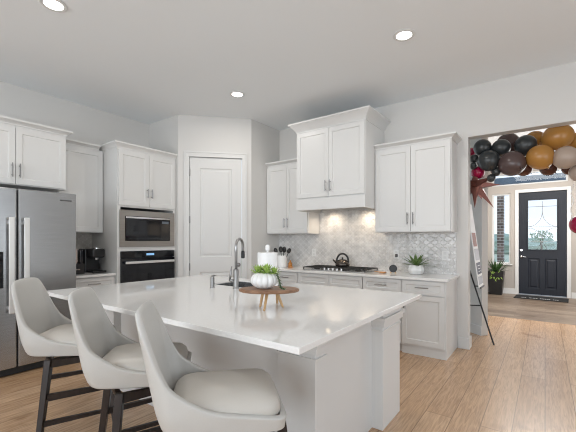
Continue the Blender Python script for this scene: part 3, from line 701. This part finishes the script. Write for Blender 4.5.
def cushion_mesh():
    bm = B(); rings = []; n = 48
    for ins_, z in ((.06, .60), (.012, .61), (0, .64), (-.004, .67), (.004, .70), (.025, .720), (.07, .736), (.14, .742)):
        ring = []
        for k in range(n):
            a = 2*PI*k/n; c, s_ = math.cos(a), math.sin(a); e_ = .34
            x = math.copysign(abs(c)**e_, c)*(.192-ins_); y = math.copysign(abs(s_)**e_, s_)*(.222-ins_)-.012
            ring.append(bm.verts.new((x, y, z)))
        rings.append(ring)
    for i in range(len(rings)-1):
        for k in range(n): bm.faces.new((rings[i][k], rings[i][(k+1) % n], rings[i+1][(k+1) % n], rings[i+1][k]))
    bm.faces.new(rings[0][::-1]); bm.faces.new(rings[-1]); return bm
def make_stool():
    r = thing('bar_stool', (0, 0, 0), 'x', 'bar stool', group='bar stools along the island')
    obj('seat_shell', shell_mesh(), 'leather', r, smooth=True, solid=.028, sub=1)
    obj('seat_cushion', cushion_mesh(), 'cushion', r, smooth=True)
    rot = Matrix.Rotation(math.radians(25), 4, 'Z')   # the base stays square to the island while the seat is swivelled
    def P(x, y, z): return rot @ Vector((x, y, z))
    bm = B()
    for s in (-1, 1): beam(bm, P(-.175, s*.165, .56), P(.175, s*.165, .56), .024, d0=.05); beam(bm, P(s*.165, -.175, .56), P(s*.165, .175, .56), .024, d0=.05)
    lathe(bm, [(.12, .565), (.12, .588), (0, .588)], 24)
    obj('seat_frame', bm, 'espresso', r)
    for sx in (-1, 1):
        for sy in (-1, 1):
            bm = B(); beam(bm, P(sx*.165, sy*.165, .586), P(sx*.225, sy*.225, 0), .040, .030); obj('leg', bm, 'espresso', r, bevel=.003)
    for s in (-1, 1):
        for z in (.36, .20):
            k = .165+.06*(1-z/.57); bm = B(); beam(bm, P(s*k, -k, z), P(s*k, k, z), .020, d0=.032); obj('stretcher', bm, 'espresso', r)
    k = .165+.06*(1-.28/.57); bm = B(); beam(bm, P(-k, k, .28), P(k, k, .28), .020, d0=.032); obj('footrest', bm, 'espresso', r)
    return r
st = make_stool()
for i, (x, y, a, lab) in enumerate(((-1.12, 1.08, -42, 'grey leather bar stool nearest the camera, in front of the island corner'), (-1.81, 1.12, -44, 'middle of the three grey leather bar stools at the island'), (-2.64, 1.11, -47, 'leftmost grey leather bar stool, beside the refrigerator'))):
    o = st if i == 0 else copy_tree(st)
    o.location = (x, y, 0); o.rotation_euler = (0, 0, math.radians(a)); o['label'] = lab

# ------------------------------------------------------------------ items on the range counter
CZ = .9152
ke = thing('kettle', (-2.40, 4.62, CZ+.048), 'dark metal stovetop kettle with looped handle on the cooktop', 'kettle'); ke.scale = (.96, .96, .93)
obj('kettle_body', lathe(B(), [(.085, 0), (.105, .008), (.108, .03), (.095, .07), (.065, .10), (.035, .112), (0, .114)], 32), 'kettle', ke, smooth=True)
obj('lid_knob', lathe(B(), [(.01, .113), (.009, .122), (.016, .130), (.012, .142), (0, .144)], 14), 'black', ke, smooth=True)
obj('spout', tube(B(), [(-.085, -.02, .05), (-.12, -.03, .08), (-.145, -.035, .10)], [.024, .016, .012], 12), 'kettle', ke, smooth=True)
obj('handle', tube(B(), [(.088*math.cos(a), .02*math.cos(a), .085+.115*math.sin(a)) for a in [PI*(-.08+1.16*k/16) for k in range(17)]], .014, 10), 'black', ke, smooth=True)

cr_ = thing('utensil_crock', (-3.42, 4.50, CZ), 'white ceramic crock holding black utensils beside the pantry wall', 'crock'); cr_.scale = (1.15, 1.15, 1)
obj('crock_body', lathe(B(), [(.06, 0), (.066, .006), (.068, .18), (.066, .185), (.060, .183), (.058, .02), (0, .018)], 28), 'white', cr_, smooth=False)
def utensil(name, dx, dy, tilt, kind, lab):
    o_ = thing(name, (-3.42+dx*.03, 4.50+dy*.03, CZ+.022), lab, 'utensil', group='black utensils in the crock')
    d = Vector((dx, dy, 1)).normalized(); L = .225
    obj('handle', tube(B(), [(0, 0, 0), d*L*.6, d*L], [.005, .006, .007], 8), 'black', o_)
    p = d*L; bm = B()
    side = d.cross(Vector((.3, -1, 0))).normalized()
    q = .052 if kind == 'spoon' else .047
    bmesh.ops.create_icosphere(bm, subdivisions=2, radius=1)
    n1 = side; n3 = d; n2 = n3.cross(n1)
    for v in bm.verts:
        c = v.co.copy(); v.co = p+n3*(q*.8)+n1*c.x*q*.72+n2*c.y*(.016 if kind != 'ladle' else .03)+n3*c.z*q
    obj('utensil_head', bm, 'black', o_, smooth=True)
utensil('spatula', -.42, -.1, 0, 'spat', 'black spatula leaning left out of the crock')
utensil('serving_spoon', -.20, .12, 0, 'spoon', 'black serving spoon upright left of centre in the crock')
utensil('ladle', .44, .08, 0, 'ladle', 'black ladle leaning right out of the crock')
utensil('slotted_spoon', .22, -.12, 0, 'spoon', 'black slotted spoon in the crock beside the ladle')
bo = thing('oil_bottle', (-3.305, 4.56, CZ), 'small amber glass oil bottle beside the utensil crock', 'bottle')
obj('bottle_body', lathe(B(), [(.03, 0), (.033, .004), (.033, .06), (.014, .085), (.011, .11), (0, .11)], 20), 'amber', bo, smooth=True)
obj('bottle_cap', lathe(B(), [(.012, .1105), (.012, .135), (0, .135)], 14), 'nickel', bo)
wb = obj('wooden_dish', lathe(B(), [(.035, 0), (.05, .012), (.046, .014), (.03, .006), (0, .005)], 24), 'orange', smooth=True); wb.location = (-3.235, 4.47, CZ); tag(wb, 'small shallow brown dish between the oil bottle and the cooktop', 'dish')
# right of the cooktop
sr = thing('spoon_rest', (-1.72, 4.44, CZ), 'small orange wooden spoon rest right of the cooktop', 'spoon rest', math.radians(-10))
obj('rest_bowl', lathe(B(), [(.03, 0), (.048, .010), (.050, .016), (.043, .014), (.025, .006), (0, .005)], 24), 'orange', sr, smooth=True)
obj('rest_handle', beam(B(), (-.045, 0, .012), (-.125, .01, .016), .022, .016, .008, .006), 'orange', sr)
tm_ = thing('round_ornament', (-1.60, 4.50, CZ), 'small round black disc ornament on short pale feet beside the white planter', 'ornament', math.radians(15))
obj('disc', tube(B(), [(0, -.018, .062), (0, -.015, .062), (0, .018, .062), (0, .022, .062)], [.044, .050, .050, .042], 32), 'black', tm_, smooth=False)
for s in (-1, 1): obj('foot', beam(B(), (s*.022, 0, .02), (s*.034, 0, 0), .014), 'lightwood', tm_)
pp = thing('potted_agave', (-1.325, 4.56, CZ), 'green spiky agave plant in a round white pot on the range counter', 'potted plant'); pp.scale = (1.08, 1.08, 1.05)
obj('pot', lathe(B(), [(.055, 0), (.075, .01), (.093, .045), (.092, .075), (.078, .105), (.072, .112), (.066, .108), (.066, .095), (0, .095)], 10), 'white', pp, smooth=False)
obj('soil', lathe(B(), [(.064, .0955), (.064, .100), (0, .101)], 20), mat('soil', (.05, .035, .025), .95), pp)
bm = B()
for i in range(20):
    a = i*2.4+.3; el = .12+1.2*(i/20)**1.1; L = .245-.06*(i/20)
    blade(bm, (.012*math.cos(a), .012*math.sin(a), .10), (math.cos(a)*math.cos(el), math.sin(a)*math.cos(el), math.sin(el)), L, .05, .15, 7, .25)
obj('agave_leaves', bm, noisy('agave_green', (.06, .13, .04), (.20, .28, .09), rough=.4, nscale=8), pp)
def outlet(x, z, lab, plug=False):
    t = thing('wall_outlet', (x, YW-.0096, z), lab, 'outlet'); obj('cover_plate', box(B(), -.038, .038, -.006, 0, -.062, .062), 'plate', t, bevel=.002)
    for s in (-1, 1): obj('socket', box(B(), -.017, .017, -.008, -.0062, s*.028-.016, s*.028+.016), mat('socket_grey', (.7, .7, .69), .4), t)
    return t
outlet(-3.0, 1.148, 'white wall outlet on the tiles left of the kettle'); outlet(-1.66, 1.156, 'white wall outlet on the tiles behind the round black disc'); outlet(-1.03, 1.152, 'white wall outlet on the tiles right of the agave plant')
pg = obj('night_light', box(B(), -.013, .013, -.04, 0, -.022, .022), mat('plug_grey', (.10, .10, .10), .5), bevel=.004); pg.location = (-1.65, YW-.0178, 1.135); tag(pg, 'small dark plug in the wall outlet behind the round black disc', 'plug')

# coffee corner
cf = thing('coffee_maker', (-4.93, 2.255, CZ), 'black pod coffee maker with silver-topped head, left of the oven tower', 'coffee maker', PI/2)
obj('machine_body', box(B(), -.105, .09, .0, .20, 0, .315), 'black', cf, bevel=.015)
obj('drip_base', box(B(), -.09, .085, -.20, -.001, 0, .03), 'black', cf, bevel=.006)
obj('brew_head', box(B(), -.085, .08, -.17, -.001, .20, .32), 'black', cf, bevel=.02)
obj('head_trim', lathe(B(), [(.06, .3205), (.06, .332), (.05, .338), (0, .338)], 24, 0, -.09), 'chrome', cf)
obj('brew_nozzle', lathe(B(), [(.022, .17), (.03, .199), (0, .199)], 16, 0, -.09), 'chrome', cf)
obj('water_tank', box(B(), -.155, -.107, .02, .18, 0, .30), mat('smoked_plastic', (.02, .02, .025), .1), cf, bevel=.01)
ps = thing('pod_drawer', (-4.90, 1.99, CZ), 'low black pod drawer beside the coffee maker', 'pod holder', PI/2)
obj('drawer_case', box(B(), -.09, .09, -.13, .13, 0, .13), 'black', ps, bevel=.006)
obj('drawer_pull', box(B(), -.03, .03, -.14, -.131, .055, .065), 'chrome', ps)
cu = thing('paper_cups', (-4.88, 2.0, CZ+.1305), 'tall stack of pale paper cups on the black pod drawer', 'cups')
bm = B()
pr = []
for k in range(6): pr += [(.034, .02+k*.028), (.038, .044+k*.028)]
lathe(bm, [(.028, 0)]+pr+[(0, .19)], 24); obj('cup_stack', bm, mat('paper_cup', (.72, .60, .54), .7), cu)

# ------------------------------------------------------------------ ceiling lights
def can(x, y, lab):
    t = thing('ceiling_light', (x, y, H), lab, 'ceiling light', group='recessed ceiling lights')
    obj('light_trim', lathe(B(), [(.068, -.003), (.095, -.001), (.098, -.006), (.090, -.011), (.070, -.009)], 32, cap=False), 'trim', t)
    obj('diffuser', lathe(B(), [(0, -.004), (.0675, -.004), (.0675, -.008), (0, -.008)], 32), 'lamp', t)
    d = bpy.data.lights.new('ceiling_light_lamp', 'AREA'); d.shape = 'DISK'; d.size = .13; d.energy = 9; d.color = (1, .95, .88)
    l = bpy.data.objects.new('ceiling_light_lamp', d); C.objects.link(l); l.location = (x, y, H-.02)
can(-3.18, 1.15, 'recessed ceiling light at the upper left, above the refrigerator side'); can(-1.05, 3.24, 'recessed ceiling light right of centre, in front of the range wall'); can(-3.22, 3.27, 'recessed ceiling light nearest the pantry door')

# ------------------------------------------------------------------ hall: balloons, star, easel, planter, mat
def balloon(px, py, r, col, lab, Y=5.15, sx=1, sz=1):
    f_ = 350.; a = math.radians(36.3); l = (px-288)/f_
    dx = -math.sin(a)+math.cos(a)*l; dy = math.cos(a)+math.sin(a)*l; t = Y/dy
    X, Z, R_ = dx*t, 1.35-(py-240)*t/f_, r*t/f_*.93
    bm = B(); bmesh.ops.create_uvsphere(bm, u_segments=28, v_segments=18, radius=R_)
    for v in bm.verts:
        if v.co.z < 0: v.co.z *= 1.10; k = 1-.10*(v.co.z/(R_*1.1))**2; v.co.x *= k; v.co.y *= k
    tube(bm, [(0, 0, -R_*1.07), (0, 0, -R_*1.12), (0, 0, -R_*1.19)], [R_*.10, R_*.04, R_*.10], 8)
    o = obj('balloon', bm, BM[col], smooth=True)
    o.location = (X, Y, Z); o.scale = (sx, 1, sz)
    o.rotation_euler = (random.uniform(-.5, .5)-.6, random.uniform(-.5, .5), random.uniform(0, 3))
    return tag(o, lab, 'balloon', 'balloons of the garland in the opening')
BM = {'char': mat('balloon_charcoal', (.032, .036, .038), .3), 'mauve': mat('balloon_mocha', (.085, .055, .052), .25), 'brown': mat('balloon_brown', (.09, .03, .018), .25), 'mustard': mat('balloon_mustard', (.42, .20, .045), .25),
      'taupe': mat('balloon_taupe', (.42, .33, .27), .3), 'red': mat('balloon_magenta', (.33, .006, .05), .18)}
BL = [(482.4, 147.5, 8.7, 'char', 'topmost charcoal balloon at the left end of the garland', 5.12),
 (488.5, 160.5, 10.8, 'char', 'large charcoal balloon low at the left end of the garland', 5.02),
 (501, 148, 9.3, 'char', 'charcoal balloon in the top row left of the mocha one', 5.14),
 (508, 144, 11.5, 'mauve', 'dark mocha balloon peeking out behind the top row', 5.38),
 (512, 163.5, 13.3, 'mauve', 'large glossy mocha balloon in the lower left row of the garland', 5.02),
 (525.5, 145, 10.5, 'char', 'charcoal balloon touching the mustard balloons', 5.12),
 (535, 140.5, 10, 'mustard', 'mustard balloon half hidden behind the charcoal one', 5.36),
 (540, 157, 13, 'mustard', 'mustard balloon in the lower row of the garland', 5.02),
 (558, 137, 14.3, 'mustard', 'largest mustard balloon at the top of the garland', 5.16),
 (565.5, 157.5, 12, 'taupe', 'taupe balloon beneath the largest mustard balloon', 5.02),
 (577, 141, 9, 'mustard', 'mustard balloon cut by the right edge of the photo', 5.3),
 (523, 168, 8.5, 'brown', 'dark brown balloon behind the large mocha balloon', 5.30),
 (548, 168, 8, 'brown', 'brown balloon peeking out beneath the lower mustard balloon', 5.30),
 (579, 172, 9, 'taupe', 'pale taupe balloon hanging at the right edge', 5.15),
 (569, 168, 7, 'brown', 'brown balloon behind the taupe balloon', 5.32),
 (578, 158, 7, 'brown', 'small brown balloon at the right edge behind the taupe one', 5.4),
 (474, 158.5, 4.4, 'char', 'tiny charcoal balloon touching the left jamb', 5.08),
 (473.2, 166, 3.7, 'char', 'smallest charcoal balloon above the magenta one', 5.06),
 (477.8, 172.5, 6.6, 'red', 'magenta balloon above the copper star', 5.14),
 (471.5, 152, 4.2, 'red', 'small magenta balloon at the top left corner', 5.3),
 (496.3, 171.5, 4.8, 'char', 'small charcoal balloon right of the magenta one', 5.06),
 (491.3, 178, 4.2, 'char', 'small charcoal balloon lowest, above the star spikes', 5.04),
 (581, 224.5, 10.5, 'red', 'single magenta balloon hanging low at the right edge', 5.15)]
for px, py, r, c, lab, Y in BL:
    big = r > 13.8 and c == 'mustard'
    o = balloon(px, py, r, c, lab, Y)
    if big: o.rotation_euler = (0, math.radians(75), 0); o.scale = (.98, 1, 1.0)
rb = obj('ribbon', tube(B(), [(.262, 5.1, 1.98), (.235, 5.1, 1.88), (.262, 5.1, 1.79), (.228, 5.1, 1.70), (.25, 5.1, 1.62), (.24, 5.1, 1.56)], .004, 6), 'paper', smooth=True); tag(rb, 'curled white ribbon dangling above the lone magenta balloon', 'ribbon')
# star balloon
sc_ = Vector((-.735, 5.14, 2.07)); bm = B(); rnd = random.Random(3)
dirs = [(.55, -.2, -.80, .36), (.02, -.3, -.95, .30), (.95, -.2, -.10, .27), (-.5, .2, -.6, .22), (.25, -.1, -.62, .20), (.7, -.4, .25, .2), (-.7, 0, .3, .2), (0, -.2, .9, .18), (-.8, .2, -.2, .2), (.3, .6, -.4, .2), (.5, .5, .3, .2), (-.3, -.7, .1, .18)]
bmesh.ops.create_icosphere(bm, subdivisions=2, radius=.07)
for dx, dy, dz, L in dirs:
    d = Vector((dx, dy, dz)).normalized(); a_ = d.orthogonal().normalized(); b_ = d.cross(a_)
    base_ = [bm.verts.new(d*.03+(a_*math.cos(k*PI/2)+b_*math.sin(k*PI/2))*.068) for k in range(4)]; tip = bm.verts.new(d*L*1.1)
    for k in range(4): bm.faces.new((base_[k], base_[(k+1) % 4], tip))
    bm.faces.new(base_[::-1])
o = obj('star_balloon', bm, mat('copper_foil', (.15, .055, .042), .3, .6)); o.location = sc_; tag(o, 'copper foil star balloon with long spikes under the garland', 'balloon')

# easel with sign board
ea = thing('easel', (0, 0, 0), 'thin black metal easel standing behind the opening jamb', 'easel')
apex = Vector((-.90, 5.32, 1.95)); fr1 = Vector((-.53, 5.19, 0)); 
for nm, p0, p1 in (('leg', (-1.00, 5.25, 1.55), (-.53, 5.19, 0)), ('leg', (-1.02, 5.20, 1.55), (-.90, 5.02, 0)), ('leg', (-1.03, 5.26, 1.54), (-1.12, 5.50, 0))):
    obj(nm, tube(B(), [p0, p1], .010, 8), 'blackmetal', ea)
obj('crossbar', tube(B(), [(-.672, 5.21, .49), (-.935, 5.075, .49)], .008, 8), 'blackmetal', ea)
bm = B(); pt0 = Vector((-.625, 5.18, .66)); d2 = Vector((-.60, -.75, 0)).normalized()
tube(bm, [(-.66, 5.32, .74), (-.66, 5.03, .74)], .010, 8); tube(bm, [(-.66, 5.21, .74), (-.755, 5.215, .74)], .008, 8)
obj('ledge', bm, 'blackmetal', ea)
obj('hub', lathe(B(), [(.0, -.02), (.03, -.015), (.03, .015), (0, .02)], 12), 'blackmetal', ea).location = (-1.01, 5.24, 1.55)
# board: leans back toward -X, its face looks toward the hall
sb = thing('sign_board', (-.665, 5.33, .7505), 'white display board with navy block resting on the easel', 'sign', 0)
lean = Matrix.Rotation(math.radians(-7.5), 4, 'Y')
def bpart(name, y0, y1, z0, z1, x0, x1, m):
    bm = box(B(), x0, x1, y0, y1, z0, z1); bm.transform(lean); return obj(name, bm, m, sb)
bpart('board', -.36, 0, 0, 1.09, -.010, 0, 'paper')
mb = mat('sign_navy', (.012, .015, .05), .5); mr = mat('sign_rust', (.22, .06, .035), .5); mg = mat('sign_grey', (.42, .43, .47), .5)
bpart('navy_block', -.34, -.02, .16, .31, .0002, .0012, mb); bpart('rust_block', -.34, -.06, .52, .70, .0002, .0012, mr)
bpart('grey_block', -.34, -.02, .34, .49, .0002, .0012, mg); bpart('grey_block', -.34, -.02, .03, .13, .0002, .0012, mg)
for z in (.19, .225, .265): bpart('text_line', -.25, -.08, z, z+.008, .0014, .002, 'paper')

# tall floor planter
fp = thing('floor_planter', (-.985, 10.12, 0), 'tall black square planter with spiky green fern by the sidelight window', 'potted plant')
bm = B(); rings = []
for hw, z in ((.13, 0), (.175, .56), (.175, .575), (.155, .575), (.15, .53)): rings.append([bm.verts.new((sx*hw, sy*hw, z)) for sx, sy in ((-1, -1), (1, -1), (1, 1), (-1, 1))])
for i in range(4):
    for k in range(4): bm.faces.new((rings[i][k], rings[i][(k+1) % 4], rings[i+1][(k+1) % 4], rings[i+1][k]))
bm.faces.new(rings[0][::-1]); bm.faces.new(rings[-1]); obj('pot', bm, 'black', fp, bevel=.004)
bm = B(); rnd = random.Random(5)
for i in range(64):
    a = rnd.uniform(0, 2*PI); el = rnd.uniform(.35, 1.4); L = rnd.uniform(.38, .54)
    blade(bm, (.04*math.cos(a), .04*math.sin(a), .54), (math.cos(a)*math.cos(el), math.sin(a)*math.cos(el), math.sin(el)), L*(.7 if math.sin(a) > .3 else 1), .04, .22, 7, .15)
for v in bm.verts:
    if v.co.y > .22: v.co.y = .22+(v.co.y-.22)*.1
    if v.co.x < -.20: v.co.x = -.20+(v.co.x+.20)*.2
obj('fern_leaves', bm, 'leafdark', fp)
bm = B()
for i in range(14):
    a = rnd.uniform(-PI*.8, -PI*.2); x = rnd.uniform(-.1, .12); z = .60-rnd.uniform(0, .26); blade(bm, (x, -.185-rnd.uniform(0, .03), z), (math.cos(a)*.6, -.5, -.2), .07, .035, .5, 4, .3)
obj('trailing_leaves', bm, 'leaf', fp)

# doormat
dm = thing('doormat', (-.08, 9.95, .0), 'black doormat with a row of pale lettering in front of the entry door', 'doormat', math.radians(-3))
bm = box(B(), -.50, .50, -.30, .30, .001, .014); obj('mat_pad', bm, noisy('mat_fibre', (.008, .008, .009), (.02, .02, .02), rough=.95, nscale=150, bump=.3), dm, bevel=.003)
bm = B(); rnd = random.Random(9); x = -.36
while x < .34:
    w_ = rnd.uniform(.018, .04)
    if rnd.random() > .15: box(bm, x, x+w_, -.17, -.13, .0142, .0155)
    x += w_+.012
obj('lettering', bm, 'paper', dm)
